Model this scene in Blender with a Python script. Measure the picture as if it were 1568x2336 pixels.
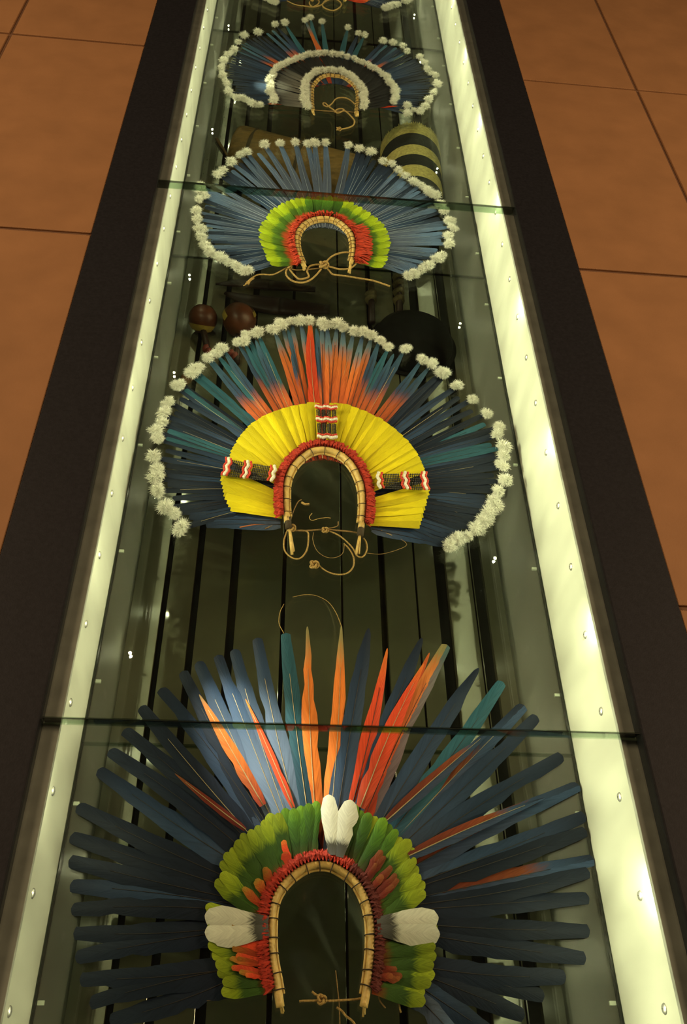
import bpy, bmesh, math, random
from mathutils import Vector, Matrix, noise as mnoise
random.seed(11)
for o in list(bpy.data.objects): bpy.data.objects.remove(o)
scene = bpy.context.scene
col = scene.collection

# ------------------------------------------------------------------ camera
IW, IH = 1568, 2336
FPX, PITCH, YAW, ROLL = 1966.366, 0.89995726, 0.13167911, 0.15070100
CAM = Vector((-0.1609, 0.0, 1.5))
_f = Vector((math.sin(YAW)*math.cos(PITCH), math.cos(YAW)*math.cos(PITCH), -math.sin(PITCH)))
_r0 = Vector((math.cos(YAW), -math.sin(YAW), 0)); _d0 = _f.cross(_r0)
_r = math.cos(ROLL)*_r0 - math.sin(ROLL)*_d0
_d = _f.cross(_r)
cd = bpy.data.cameras.new('camera'); cam = bpy.data.objects.new('camera', cd); col.objects.link(cam)
cd.sensor_fit = 'VERTICAL'; cd.sensor_height = 24.0; cd.lens = 24.0*FPX/IH
cd.clip_start = 0.02; cd.clip_end = 200
cam.matrix_world = Matrix(((_r.x, -_d.x, -_f.x, CAM.x), (_r.y, -_d.y, -_f.y, CAM.y), (_r.z, -_d.z, -_f.z, CAM.z), (0, 0, 0, 1)))
scene.camera = cam
def px(x, y, z):
    """photo pixel -> point on the horizontal plane at height z"""
    v = _f + _r*((x-IW/2)/FPX) + _d*((y-IH/2)/FPX)
    return CAM + v*((z-CAM.z)/v.z)
def pxw(x, y, X):
    """photo pixel -> point on the vertical plane x = X"""
    v = _f + _r*((x-IW/2)/FPX) + _d*((y-IH/2)/FPX)
    return CAM + v*((X-CAM.x)/v.x)

# ------------------------------------------------------------------ world and light
w = bpy.data.worlds.new('world'); scene.world = w; w.use_nodes = True
w.node_tree.nodes['Background'].inputs[0].default_value = (1.0, 0.62, 0.36, 1)
w.node_tree.nodes['Background'].inputs[1].default_value = 0.012
scene.view_settings.view_transform = 'Standard'; scene.view_settings.look = 'None'
scene.view_settings.gamma = 1; scene.view_settings.use_curve_mapping = False
scene.view_settings.exposure = 0.0

HALF = 0.561          # half width of the glazed pit
ZS = -0.347           # top of the glass shelf
ZB = -0.703           # floor of the case
ZL = -0.028           # ledge that carries the lid glass
GREEN = (1.0, 0.98, 0.60)

def area(name, loc, target, sx, sy, power, color):
    l = bpy.data.lights.new(name, 'AREA'); l.shape = 'RECTANGLE'; l.size = sx; l.size_y = sy
    l.energy = power; l.color = color
    o = bpy.data.objects.new(name, l); col.objects.link(o); o.location = loc
    o.rotation_euler = (Vector(target)-Vector(loc)).to_track_quat('-Z', 'Y').to_euler(); return o
def spot(name, loc, target, power, angle, blend=0.6, radius=0.012, color=GREEN):
    l = bpy.data.lights.new(name, 'SPOT'); l.energy = power; l.color = color
    l.spot_size = math.radians(angle); l.spot_blend = blend; l.shadow_soft_size = radius
    o = bpy.data.objects.new(name, l); col.objects.link(o); o.location = loc
    o.rotation_euler = (Vector(target)-Vector(loc)).to_track_quat('-Z', 'Y').to_euler(); return o
WARM = (1.0, 0.68, 0.40)
area('room_lamp', (-3.6, 2.4, 3.4), (-2.2, 2.0, 0), 1.6, 1.6, 118, WARM)
area('room_lamp', (3.8, 1.6, 3.4), (2.2, 1.6, 0), 1.6, 1.6, 132, WARM)
# rows of small lamps hidden under the ledges: washers along each wall and lamps shining across the case
LX = HALF-0.030; LZ = -0.060
k = 0; y = -0.70
while y < 6.4:
    if k % 3 == 0: spot('case_lamp', (LX, y, LZ), (HALF-0.014, y, -0.40), 1.8, 150, 1.0, 0.004)   # grazing the right wall
    if k % 3 == 1: spot('case_lamp', (-LX, y, LZ), (-HALF+0.014, y, -0.40), 1.5, 150, 1.0, 0.004)
    spot('case_lamp', (-LX, y, LZ), (HALF, y+0.03, -0.165), 42.0, 26, 0.7, 0.004)                       # across to the right wall
    spot('case_lamp', (LX, y+0.09, LZ), (-HALF, y+0.12, -0.165), 28.0 if y > 0.7 else 12.0, 26, 0.7, 0.004)
    y += 0.1855; k += 1
y = 1.10
while y < 6.4:   # lighting the shelf
    spot('case_lamp', (-LX, y, LZ), (0.05, y+0.05, ZS), 4.6 if y < 3.3 else 2.6, 110, 1.0, 0.005)
    spot('case_lamp', (LX, y+0.18, LZ), (-0.05, y+0.23, ZS), 3.0 if y < 3.3 else 1.8, 110, 1.0, 0.005)
    y += 0.371
# narrow spots picking out single headdresses
for (sx, y, tx, ty, pw, an) in [
        (-1, 1.30, 0.14, 0.80, 6.0, 50), (1, 1.20, -0.02, 0.60, 4.0, 50),
        (-1, 1.75, -0.05, 1.72, 4.0, 60), (-1, 2.90, -0.02, 2.75, 4.0, 60)]:
    spot('case_spot', (sx*LX, y, LZ), (tx, ty, ZS), pw, an, 0.9, 0.005)
spot('case_spot', (-LX, 1.22, LZ), px(612, 1735, ZS), 66.0, 26, 1.0, 0.005, (1.0, 1.0, 0.80))
spot('case_spot', (-LX, 3.92, LZ), px(622, 205, ZS), 34.0, 20, 1.0, 0.005)

# ------------------------------------------------------------------ materials
MATS = {}
def nodes(name):
    m = bpy.data.materials.new(name); m.use_nodes = True; nt = m.node_tree
    return m, nt, nt.nodes, nt.links, nt.nodes['Principled BSDF']
def mat(name, colr, rough=0.6, metal=0.0, spec=0.5, noise=None, bump=None, colr2=None, coords='Object', transl=0.0):
    """plain principled surface with optional noise colour mix (scale, amount) and bump (scale, strength)"""
    if name in MATS: return MATS[name]
    m, nt, N, L, B = nodes(name)
    B.inputs['Base Color'].default_value = (*colr, 1); B.inputs['Roughness'].default_value = rough
    B.inputs['Metallic'].default_value = metal; B.inputs['Specular IOR Level'].default_value = spec
    tc = N.new('ShaderNodeTexCoord')
    if noise:
        n = N.new('ShaderNodeTexNoise'); n.inputs['Scale'].default_value = noise[0]; n.inputs['Detail'].default_value = 6
        if len(noise) > 2:
            mp = N.new('ShaderNodeMapping'); mp.inputs['Scale'].default_value = noise[2]
            L.new(tc.outputs[coords], mp.inputs[0]); L.new(mp.outputs[0], n.inputs['Vector'])
        else: L.new(tc.outputs[coords], n.inputs['Vector'])
        r = N.new('ShaderNodeValToRGB')
        c2 = colr2 or tuple(c*(1-noise[1]) for c in colr)
        r.color_ramp.elements[0].position = 0.3; r.color_ramp.elements[0].color = (*c2, 1)
        r.color_ramp.elements[1].position = 0.7; r.color_ramp.elements[1].color = (*colr, 1)
        L.new(n.outputs['Fac'], r.inputs[0]); L.new(r.outputs[0], B.inputs['Base Color'])
    if bump:
        n2 = N.new('ShaderNodeTexNoise'); n2.inputs['Scale'].default_value = bump[0]; n2.inputs['Detail'].default_value = 4 if bump[0] > 10 else 0
        if len(bump) > 2:
            mp2 = N.new('ShaderNodeMapping'); mp2.inputs['Scale'].default_value = bump[2]
            L.new(tc.outputs[coords], mp2.inputs[0]); L.new(mp2.outputs[0], n2.inputs['Vector'])
        else: L.new(tc.outputs[coords], n2.inputs['Vector'])
        b = N.new('ShaderNodeBump'); b.inputs['Strength'].default_value = bump[1]; b.inputs['Distance'].default_value = 0.01
        L.new(n2.outputs['Fac'], b.inputs['Height']); L.new(b.outputs[0], B.inputs['Normal'])
    MATS[name] = m
    return m
def glass_mat(name, f0, tint):
    """sheet glass: clear body plus a Schlick reflection from either face"""
    m, nt, N, L, B = nodes(name); N.remove(B); out = N['Material Output']
    g = N.new('ShaderNodeNewGeometry'); d = N.new('ShaderNodeVectorMath'); d.operation = 'DOT_PRODUCT'
    L.new(g.outputs['Incoming'], d.inputs[0]); L.new(g.outputs['Normal'], d.inputs[1])
    def mth(op, a, b=None):
        n = N.new('ShaderNodeMath'); n.operation = op
        for i, v in enumerate((a, b)):
            if v is None: continue
            if isinstance(v, (int, float)): n.inputs[i].default_value = v
            else: L.new(v, n.inputs[i])
        return n.outputs[0]
    c = mth('ABSOLUTE', d.outputs['Value']); c = mth('SUBTRACT', 1.0, c); c = mth('POWER', c, 5.0)
    c = mth('MULTIPLY', c, 1-f0); c = mth('ADD', c, f0)
    t = N.new('ShaderNodeBsdfTransparent'); t.inputs[0].default_value = (*tint, 1)
    gl = N.new('ShaderNodeBsdfGlossy'); gl.inputs['Roughness'].default_value = 0.0
    mx = N.new('ShaderNodeMixShader'); L.new(c, mx.inputs[0]); L.new(t.outputs[0], mx.inputs[1]); L.new(gl.outputs[0], mx.inputs[2])
    L.new(mx.outputs[0], out.inputs['Surface']); MATS[name] = m; return m
def feather_mat(name, stops, rough=0.6, freq=26, contrast=0.5, edge=None):
    """feather vane: colours along the length (uv.y), barbs slanting off the shaft"""
    m, nt, N, L, B = nodes(name)
    B.inputs['Roughness'].default_value = rough; B.inputs['Specular IOR Level'].default_value = 0.18
    uv = N.new('ShaderNodeTexCoord'); sp = N.new('ShaderNodeSeparateXYZ'); L.new(uv.outputs['UV'], sp.inputs[0])
    def mth(op, a, b=None):
        n = N.new('ShaderNodeMath'); n.operation = op
        for i, v in enumerate((a, b)):
            if v is None: continue
            if isinstance(v, (int, float)): n.inputs[i].default_value = v
            else: L.new(v, n.inputs[i])
        return n.outputs[0]
    au = mth('ABSOLUTE', mth('SUBTRACT', sp.outputs[0], 0.5))
    barb = mth('SUBTRACT', mth('MULTIPLY', sp.outputs[1], freq), mth('MULTIPLY', au, 7.0))
    oi = N.new('ShaderNodeObjectInfo')
    cmb = N.new('ShaderNodeCombineXYZ'); L.new(barb, cmb.inputs[0]); L.new(mth('MULTIPLY', au, 1.5), cmb.inputs[1])
    L.new(mth('MULTIPLY', oi.outputs['Random'], 50.0), cmb.inputs[2])
    nz = N.new('ShaderNodeTexNoise'); nz.inputs['Scale'].default_value = 1.6; nz.inputs['Detail'].default_value = 5
    L.new(cmb.outputs[0], nz.inputs['Vector'])
    nf = nz.outputs['Fac']
    # jagged transition between the colours
    pos = mth('ADD', sp.outputs[1], mth('MULTIPLY', mth('SUBTRACT', nf, 0.5), 0.22))
    pos = mth('ADD', pos, mth('MULTIPLY', mth('SUBTRACT', oi.outputs['Random'], 0.5), 0.10))
    r = N.new('ShaderNodeValToRGB'); L.new(pos, r.inputs[0])
    el = r.color_ramp.elements
    while len(el) < len(stops): el.new(0.5)
    for e, (p, c) in zip(el, stops): e.position = p; e.color = (*c, 1)
    colr = r.outputs[0]
    if edge:   # one web of the vane in another colour
        mx = N.new('ShaderNodeMix'); mx.data_type = 'RGBA'
        L.new(mth('MULTIPLY', mth('GREATER_THAN', mth('ADD', sp.outputs[0], mth('MULTIPLY', mth('SUBTRACT', nf, 0.5), 0.25)), edge[0]), edge[2]), mx.inputs['Factor'])
        L.new(colr, mx.inputs[6]); mx.inputs[7].default_value = (*edge[1], 1); colr = mx.outputs[2]
    k = mth('ADD', mth('MULTIPLY', nf, contrast*2), 1-contrast)
    k = mth('MULTIPLY', k, mth('ADD', mth('MULTIPLY', oi.outputs['Random'], 0.5), 0.75))
    mul = N.new('ShaderNodeVectorMath'); mul.operation = 'SCALE'; L.new(colr, mul.inputs[0]); L.new(k, mul.inputs['Scale'])
    L.new(mul.outputs[0], B.inputs['Base Color'])
    bp = N.new('ShaderNodeBump'); bp.inputs['Strength'].default_value = 0.35; bp.inputs['Distance'].default_value = 0.002
    L.new(nf, bp.inputs['Height']); L.new(bp.outputs[0], B.inputs['Normal'])
    MATS[name] = m; return m

BLUE = (0.026, 0.050, 0.104); DBLUE = (0.0075, 0.0125, 0.027); TEAL = (0.022, 0.085, 0.120); GBLUE = (0.062, 0.080, 0.126)
ORG = (0.64, 0.165, 0.025); RED = (0.64, 0.062, 0.020); OLV = (0.20, 0.17, 0.07); DRED = (0.36, 0.05, 0.02)
feather_mat('f_blue', [(0.0, GBLUE), (0.45, BLUE), (1.0, DBLUE)])
feather_mat('f_dark_blue', [(0.0, DBLUE), (0.5, DBLUE), (1.0, (0.009, 0.014, 0.026))])
feather_mat('f_teal', [(0.0, BLUE), (0.5, TEAL), (1.0, TEAL)])
feather_mat('f_grey_blue', [(0.0, GBLUE), (0.6, GBLUE), (1.0, (0.07, 0.12, 0.22))])
feather_mat('f_orange', [(0.0, DRED), (0.35, ORG), (0.8, ORG), (0.97, OLV)])
feather_mat('f_red', [(0.0, DRED), (0.4, RED), (0.8, RED), (1.0, ORG)])
feather_mat('f_orange_blue', [(0.0, DRED), (0.5, (0.5, 0.10, 0.025)), (0.72, (0.54, 0.14, 0.03)), (0.86, (0.10, 0.16, 0.20)), (1.0, BLUE)])
feather_mat('f_blue_orange', [(0.0, DRED), (0.52, (0.42, 0.09, 0.025)), (0.66, BLUE), (1.0, (0.035, 0.085, 0.13))])
feather_mat('f_blue_red_web', [(0.0, BLUE), (0.5, BLUE), (1.0, DBLUE)], edge=(0.55, (0.50, 0.10, 0.03), 0.9))
feather_mat('f_red_teal_web', [(0.0, DRED), (0.5, (0.55, 0.09, 0.03)), (0.9, (0.5, 0.16, 0.04)), (1.0, OLV)], edge=(0.62, TEAL, 0.8))
feather_mat('f_blue_dull_red', [(0.0, (0.10, 0.02, 0.01)), (0.48, (0.17, 0.032, 0.012)), (0.66, (0.20, 0.05, 0.015)), (0.78, BLUE), (1.0, DBLUE)], edge=(0.5, BLUE, 0.95))
feather_mat('f_pale_blue', [(0.0, (0.10, 0.15, 0.24)), (0.45, (0.13, 0.18, 0.29)), (0.66, (0.05, 0.08, 0.14)), (0.8, BLUE), (1.0, DBLUE)])  # paler base half paints the spotlight pool into the vane colour
feather_mat('f_teal_orange', [(0.0, DRED), (0.50, (0.46, 0.10, 0.03)), (0.62, TEAL), (1.0, TEAL)])
feather_mat('f_ember', [(0.0, (0.28, 0.025, 0.008)), (0.5, (0.34, 0.045, 0.010)), (0.8, (0.38, 0.11, 0.015)), (1.0, (0.30, 0.17, 0.02))], freq=12)
feather_mat('f_dull_red', [(0.0, (0.10, 0.012, 0.008)), (0.6, (0.16, 0.022, 0.01)), (1.0, (0.22, 0.07, 0.02))], freq=12)
feather_mat('f_green', [(0.0, (0.30, 0.05, 0.01)), (0.25, (0.045, 0.10, 0.015)), (0.58, (0.035, 0.08, 0.010)), (0.72, (0.18, 0.25, 0.010)), (1.0, (0.25, 0.31, 0.016))], freq=12)
feather_mat('f_dark_green', [(0.0, (0.06, 0.05, 0.01)), (0.35, (0.025, 0.065, 0.010)), (0.75, (0.055, 0.14, 0.012)), (1.0, (0.13, 0.26, 0.015))], freq=12)
feather_mat('f_green_red', [(0.0, RED), (0.20, (0.5, 0.07, 0.02)), (0.34, (0.05, 0.11, 0.012)), (0.56, (0.08, 0.17, 0.015)), (0.66, (0.25, 0.36, 0.010)), (1.0, (0.34, 0.45, 0.015))], freq=12)
feather_mat('f_yellow', [(0.0, (0.52, 0.38, 0.008)), (0.6, (0.64, 0.52, 0.010)), (1.0, (0.56, 0.46, 0.008))], freq=16, contrast=0.3)
feather_mat('f_white', [(0.0, (0.10, 0.10, 0.10)), (0.22, (0.06, 0.06, 0.05)), (0.34, (0.56, 0.56, 0.46)), (1.0, (0.62, 0.62, 0.52))], freq=14, contrast=0.3)
feather_mat('f_brown', [(0.0, (0.03, 0.028, 0.025)), (0.5, (0.012, 0.012, 0.012)), (1.0, (0.010, 0.010, 0.011))], freq=14)
feather_mat('f_grey', [(0.0, (0.22, 0.20, 0.17)), (0.5, (0.10, 0.095, 0.085)), (1.0, (0.025, 0.025, 0.025))], freq=14)
M_DOWN = mat('white_down', (0.84, 0.84, 0.74), 0.9, spec=0.1)
M_SHAFT = mat('pale_quill', (0.40, 0.30, 0.15), 0.5)
M_DQUILL = mat('dark_quill', (0.030, 0.022, 0.018), 0.5)
M_CANE = mat('peeled_cane', (0.80, 0.54, 0.17), 0.40, noise=(60, 0.35), bump=(150, 0.2))
M_TWINE = mat('dark_thread', (0.035, 0.022, 0.012), 0.8)
M_CORD = mat('plant_fibre_cord', (0.55, 0.34, 0.10), 0.75, noise=(220, 0.5), bump=(400, 0.5))
M_CORD2 = mat('thin_brown_cord', (0.33, 0.19, 0.06), 0.75, noise=(220, 0.5))
M_REDDOWN = mat('red_down', (0.55, 0.035, 0.012), 0.85, noise=(90, 0.5))
M_BLACKB = mat('black_beads', (0.035, 0.033, 0.028), 0.3)
M_WHITEB = mat('white_beads', (0.78, 0.74, 0.62), 0.4)
M_REDB = mat('red_beads', (0.58, 0.045, 0.02), 0.6)
M_TILE = mat('terracotta_stone', (0.40, 0.205, 0.088), 0.62, spec=0.25, noise=(7, 0.16), bump=(160, 0.08))
M_GROUT = mat('brown_grout', (0.17, 0.085, 0.04), 0.9)
M_BAND = mat('black_stone', (0.018, 0.019, 0.023), 0.6, spec=0.25, noise=(120, 0.35), bump=(300, 0.05))
M_STEEL = mat('satin_steel', (0.66, 0.68, 0.58), 0.42, 0.25, noise=(6, 0.22, (1, 1.6, 0.5)), bump=(14, 0.03))
M_LEDGE = mat('grey_painted_steel', (0.36, 0.37, 0.33), 0.55, 0.0, noise=(20, 0.3))
M_LOWWALL = mat('dark_grey_panel', (0.10, 0.10, 0.075), 0.45, noise=(8, 0.2))
M_PLANK = mat('polished_olive_panel', (0.13, 0.125, 0.078), 0.05, 0.0, 1.0, noise=(40, 0.05), bump=(2.2, 0.22, (1, 0.6, 1)))
M_PLANK.node_tree.nodes['Principled BSDF'].inputs['IOR'].default_value = 2.0
M_BLACK = mat('matt_black', (0.008, 0.008, 0.007), 0.8, spec=0.2)
M_SCREW = mat('bright_screw', (0.92, 0.92, 0.88), 0.36, 0.9)
M_SLOT = mat('screw_recess', (0.03, 0.03, 0.03), 0.5, 0.5)
M_CLIP = mat('clear_pad', (0.55, 0.60, 0.50), 0.3)
M_SEAL = mat('dark_silicone', (0.03, 0.034, 0.028), 0.25, spec=0.6)
G_LID = glass_mat('lid_glass', 0.022, (0.965, 0.985, 0.962))
M_EDGE = glass_mat('glass_edge', 0.10, (0.84, 0.90, 0.83))
M_EDGED = glass_mat('dark_glass_edge', 0.06, (0.10, 0.17, 0.12))
G_SHELF = glass_mat('shelf_glass', 0.060, (0.96, 0.98, 0.95))

# ------------------------------------------------------------------ mesh helpers
def new_obj(name, bm_or_me, material, parent=None, smooth=False):
    if isinstance(bm_or_me, bmesh.types.BMesh):
        bm = bm_or_me; me = bpy.data.meshes.new(name); bm.to_mesh(me); bm.free()
    else: me = bm_or_me
    if material is not None and not me.materials: me.materials.append(material)
    if smooth: me.polygons.foreach_set('use_smooth', [True]*len(me.polygons))
    o = bpy.data.objects.new(name, me); col.objects.link(o)
    if parent is not None: o.parent = parent
    return o
def from_data(name, verts, faces, material, parent=None, smooth=False, uvs=None):
    me = bpy.data.meshes.new(name); me.from_pydata([tuple(v) for v in verts], [], faces); me.update()
    if uvs is not None:
        ul = me.uv_layers.new(name='UVMap')
        for p in me.polygons:
            for li in p.loop_indices: ul.data[li].uv = uvs[me.loops[li].vertex_index]
    return new_obj(name, me, material, parent, smooth)
def empty(name, loc, label, cat, group=None):
    o = bpy.data.objects.new(name, None); col.objects.link(o); o.location = loc; o.empty_display_size = 0.05
    o['label'] = label; o['category'] = cat
    if group: o['group'] = group
    bpy.context.view_layer.update()
    return o
def tag(o, label, cat, group=None, kind=None):
    if label: o['label'] = label
    if cat: o['category'] = cat
    if group: o['group'] = group
    if kind: o['kind'] = kind
    return o
def box_mesh(bm, x0, x1, y0, y1, z0, z1, bev=0.0):
    r = bmesh.ops.create_cube(bm, size=1.0)
    for v in r['verts']:
        v.co = Vector(((x0+x1)/2+v.co.x*(x1-x0), (y0+y1)/2+v.co.y*(y1-y0), (z0+z1)/2+v.co.z*(z1-z0)))
    if bev: bmesh.ops.bevel(bm, geom=list({e for v in r['verts'] for e in v.link_edges}), offset=bev, segments=2, affect='EDGES', profile=0.5)
def box(name, x0, x1, y0, y1, z0, z1, material, parent=None, bev=0.0):
    bm = bmesh.new(); box_mesh(bm, x0, x1, y0, y1, z0, z1, bev); return new_obj(name, bm, material, parent)
def struct(o): o['kind'] = 'structure'; return o
def catmull(pts, n):
    """n points evenly spread along a Catmull-Rom curve through pts"""
    P = [Vector(p) for p in pts]; P = [2*P[0]-P[1]]+P+[2*P[-1]-P[-2]]; dense = []
    for i in range(1, len(P)-2):
        for k in range(12):
            t = k/12; a, b, c, d = P[i-1], P[i], P[i+1], P[i+2]
            dense.append(0.5*((2*b)+(c-a)*t+(2*a-5*b+4*c-d)*t*t+(3*b-3*c+d-a)*t**3))
    dense.append(P[-2]); return resample(dense, n)
def resample(dense, n):
    L = [0.0]
    for a, b in zip(dense, dense[1:]): L.append(L[-1]+(b-a).length)
    out = []; j = 0
    for i in range(n):
        s = L[-1]*i/(n-1)
        while j < len(L)-2 and L[j+1] < s: j += 1
        d = L[j+1]-L[j]; t = (s-L[j])/d if d > 1e-9 else 0
        out.append(dense[j].lerp(dense[j+1], min(1, max(0, t))))
    return out
def tube_data(path, rad, sides=8, squash=1.0, verts=None, faces=None):
    verts = [] if verts is None else verts; faces = [] if faces is None else faces
    b0 = len(verts); n = len(path); prev = None
    for i, p in enumerate(path):
        t = (path[min(i+1, n-1)]-path[max(i-1, 0)]).normalized()
        up = Vector((0, 0, 1)) if abs(t.z) < 0.95 else Vector((1, 0, 0))
        s = t.cross(up).normalized(); u = s.cross(t)
        r = rad(i/(n-1)) if callable(rad) else rad
        for k in range(sides):
            a = 2*math.pi*k/sides; verts.append(p+s*(math.cos(a)*r)+u*(math.sin(a)*r*squash))
    for i in range(n-1):
        for k in range(sides):
            a = b0+i*sides+k; b = b0+i*sides+(k+1) % sides
            faces.append((a, b, b+sides, a+sides))
    faces.append(tuple(b0+k for k in range(sides))[::-1]); faces.append(tuple(b0+(n-1)*sides+k for k in range(sides)))
    return verts, faces
def tube(name, path, rad, material, parent=None, sides=8, squash=1.0, origin=None):
    v, f = tube_data(path, rad, sides, squash)
    if origin is not None: v = [p-origin for p in v]
    return from_data(name, v, f, material, parent, True)
def lathe(name, prof, material, parent=None, seg=28, axis=None, loc=None, arc=None, lump=0.0):
    """surface of revolution from (radius, height) pairs; axis maps local z"""
    verts, faces = [], []; a0, a1 = arc if arc else (0, 2*math.pi); closed = arc is None
    ns = seg if closed else seg+1
    for (r, h) in prof:
        for k in range(ns):
            a = a0+(a1-a0)*k/seg; rr = r
            if lump: rr *= 1+lump*mnoise.noise(Vector((math.cos(a)*1.3, math.sin(a)*1.3, h*9)))
            verts.append(Vector((rr*math.cos(a), rr*math.sin(a), h)))
    for i in range(len(prof)-1):
        for k in range(seg):
            k2 = (k+1) % ns if closed else k+1
            faces.append((i*ns+k, i*ns+k2, (i+1)*ns+k2, (i+1)*ns+k))
    if axis is not None:
        q = Vector((0, 0, 1)).rotation_difference(Vector(axis)); verts = [q @ v for v in verts]
    if loc is not None: verts = [v+Vector(loc) for v in verts]
    return from_data(name, verts, faces, material, parent, True)

# ------------------------------------------------------------------ setting: floor, border, pit
Y0, Y1 = -1.093, 7.752
OUT = 0.7115
TX, TY, TS = -0.0155, 2.142, 1.178
fl = struct(new_obj('floor', (lambda bm: (box_mesh(bm, -7, -OUT, -3, 10, -0.12, -0.006), box_mesh(bm, OUT, 7, -3, 10, -0.12, -0.006),
      box_mesh(bm, -OUT, OUT, -3, Y0-0.15, -0.12, -0.006), box_mesh(bm, -OUT, OUT, Y1+0.15, 10, -0.12, -0.006), bm)[-1])(bmesh.new()), M_GROUT))
fl['label'] = 'terracotta coloured stone tiles on either side of the sunken case'
J = 0.006
def tile(x0, x1, y0, y1):
    if x1-x0 < 0.03 or y1-y0 < 0.03: return
    h = random.uniform(-0.0006, 0.0006)
    box('floor_tile', x0+J, x1-J, y0+J, y1-J, -0.02, h, M_TILE, fl, 0.0025)
for i in range(-6, 6):
    for j in range(-5, 7):
        x0, x1 = TX+i*TS, TX+(i+1)*TS; y0, y1 = TY+j*TS, TY+(j+1)*TS
        if x1 <= -OUT or x0 >= OUT: tile(x0, x1, y0, y1); continue
        if x0 < -OUT: tile(x0, -OUT+J-0.001, y0, y1)
        if x1 > OUT: tile(OUT-J+0.001, x1, y0, y1)
        if y1 < Y0-0.2 or y0 > Y1+0.2: tile(max(x0, -OUT), min(x1, OUT), y0, y1)
for k, s in enumerate((-1, 1)):
    a, b = sorted((s*(HALF+0.001), s*OUT))
    t = struct(box('trim_%d' % (k+1), a, b, Y0-0.15, Y1+0.15, -0.12, 0.004, M_BAND, None, 0.003))
    t['label'] = 'black stone border strip along the %s side of the glass case' % ('left', 'right')[k]
for k, (a, b) in enumerate(((Y0-0.15, Y0), (Y1, Y1+0.15))):
    t = struct(box('trim_%d' % (k+3), -HALF, HALF, a, b, -0.75, 0.004, M_BAND, None, 0.003))
    t['label'] = 'black stone border strip closing %s end of the glass case' % ('the near', 'the far')[k]
# side walls: satin steel above the shelf, dark panel below, screws, ledge
def screw_mesh():
    bm = bmesh.new(); prof = [(0.0, 0.0042), (0.0036, 0.0040), (0.0068, 0.0031), (0.0088, 0.0015), (0.0096, 0.0)]
    rings = []
    for r, h in prof[1:]:
        rings.append([bm.verts.new((r*math.cos(2*math.pi*k/14), r*math.sin(2*math.pi*k/14), h)) for k in range(14)])
    top = bm.verts.new((0, 0, prof[0][1]))
    for k in range(14):
        bm.faces.new((top, rings[0][k], rings[0][(k+1) % 14]))
        for a, b in zip(rings, rings[1:]): bm.faces.new((a[k], b[k], b[(k+1) % 14], a[(k+1) % 14]))
    me = bpy.data.meshes.new('screw'); bm.to_mesh(me); bm.free(); me.materials.append(M_SCREW)
    me.polygons.foreach_set('use_smooth', [True]*len(me.polygons)); return me
SCREW = screw_mesh()
bm = bmesh.new(); bmesh.ops.create_cone(bm, cap_ends=True, segments=6, radius1=0.0014, radius2=0.0014, depth=0.0008)
SLOT = bpy.data.meshes.new('socket'); bm.to_mesh(SLOT); bm.free(); SLOT.materials.append(M_SLOT)
for k, s in enumerate((-1, 1)):
    nm = ('left', 'right')[k]
    a, b = sorted((s*HALF, s*(HALF+0.03)))
    wl = struct(box('wall_'+nm, a, b, Y0, Y1, ZB-0.05, -0.121, M_LOWWALL)); wl['label'] = 'dark lower side of the sunken case on the %s' % nm
    n = 2; L = (Y1-Y0)/n*1.4
    for i in range(n):   # steel facing sheets
        a, b = sorted((s*HALF, s*(HALF-0.003)))
        box('steel_panel', a, b, Y0+i*L+0.0008, min(Y1, Y0+(i+1)*L)-0.0008, ZS-0.012, -0.040, M_STEEL, wl, 0.0006)
    zsc = -0.150 if s > 0 else -0.185
    ys = 0.236
    while ys > Y0+0.2: ys -= 0.1855
    i = 0
    while ys < 6.6:
        o = bpy.data.objects.new('screw', SCREW); col.objects.link(o); o.parent = wl
        tl = random.uniform(-0.05, 0.05)
        o.matrix_local = Matrix.Translation((s*(HALF-0.0032), ys, zsc+random.uniform(-.003, .003))) @ Matrix.Rotation(-s*math.pi/2+tl, 4, 'Y') @ Matrix.Rotation(tl, 4, 'X')
        q = bpy.data.objects.new('socket', SLOT); col.objects.link(q); q.parent = o; q.location = (0, 0, 0.0039)
        ys += 0.1855; i += 1
    a, b = sorted((s*(HALF-0.0305), s*(HALF+0.02)))
    t = struct(box('trim_%d' % (k+5), a, b, Y0, Y1, ZL-0.010, ZL, M_LEDGE, None, 0.001)); t['label'] = 'narrow grey steel ledge that carries the glass lid along the %s side' % nm
struct(box('wall_near', -HALF, HALF, Y0-0.02, Y0+0.001, ZB-0.05, ZL-0.01, M_LOWWALL))['label'] = 'dark end wall of the sunken case at the near end'
struct(box('wall_far', -HALF, HALF, Y1-0.001, Y1+0.02, ZB-0.05, ZL-0.01, M_LOWWALL))['label'] = 'dark end wall of the sunken case at the far end'
# floor of the case: polished panels with black gaps
cf = struct(box('floor_case', -HALF-0.02, HALF+0.02, Y0, Y1, ZB-0.07, ZB-0.02, M_BLACK)); cf['label'] = 'black sub-floor of the sunken case below the polished panels'
gaps = [(-0.467, 0.016), (-0.378, 0.020), (-0.268, 0.024), (-0.117, 0.012), (0.060, 0.006), (0.186, 0.020), (0.290, 0.006), (0.372, 0.036), (0.470, 0.006), (0.490, 0.036)]
edges = [-HALF]+[v for g, wd in gaps for v in (g-wd/2, g+wd/2)]+[HALF]
for i in range(0, len(edges), 2):
    box('floor_plank', edges[i], edges[i+1], Y0, Y1, ZB-0.025, ZB+random.uniform(-0.0008, 0.0008), M_PLANK, cf, 0.001)

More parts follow.
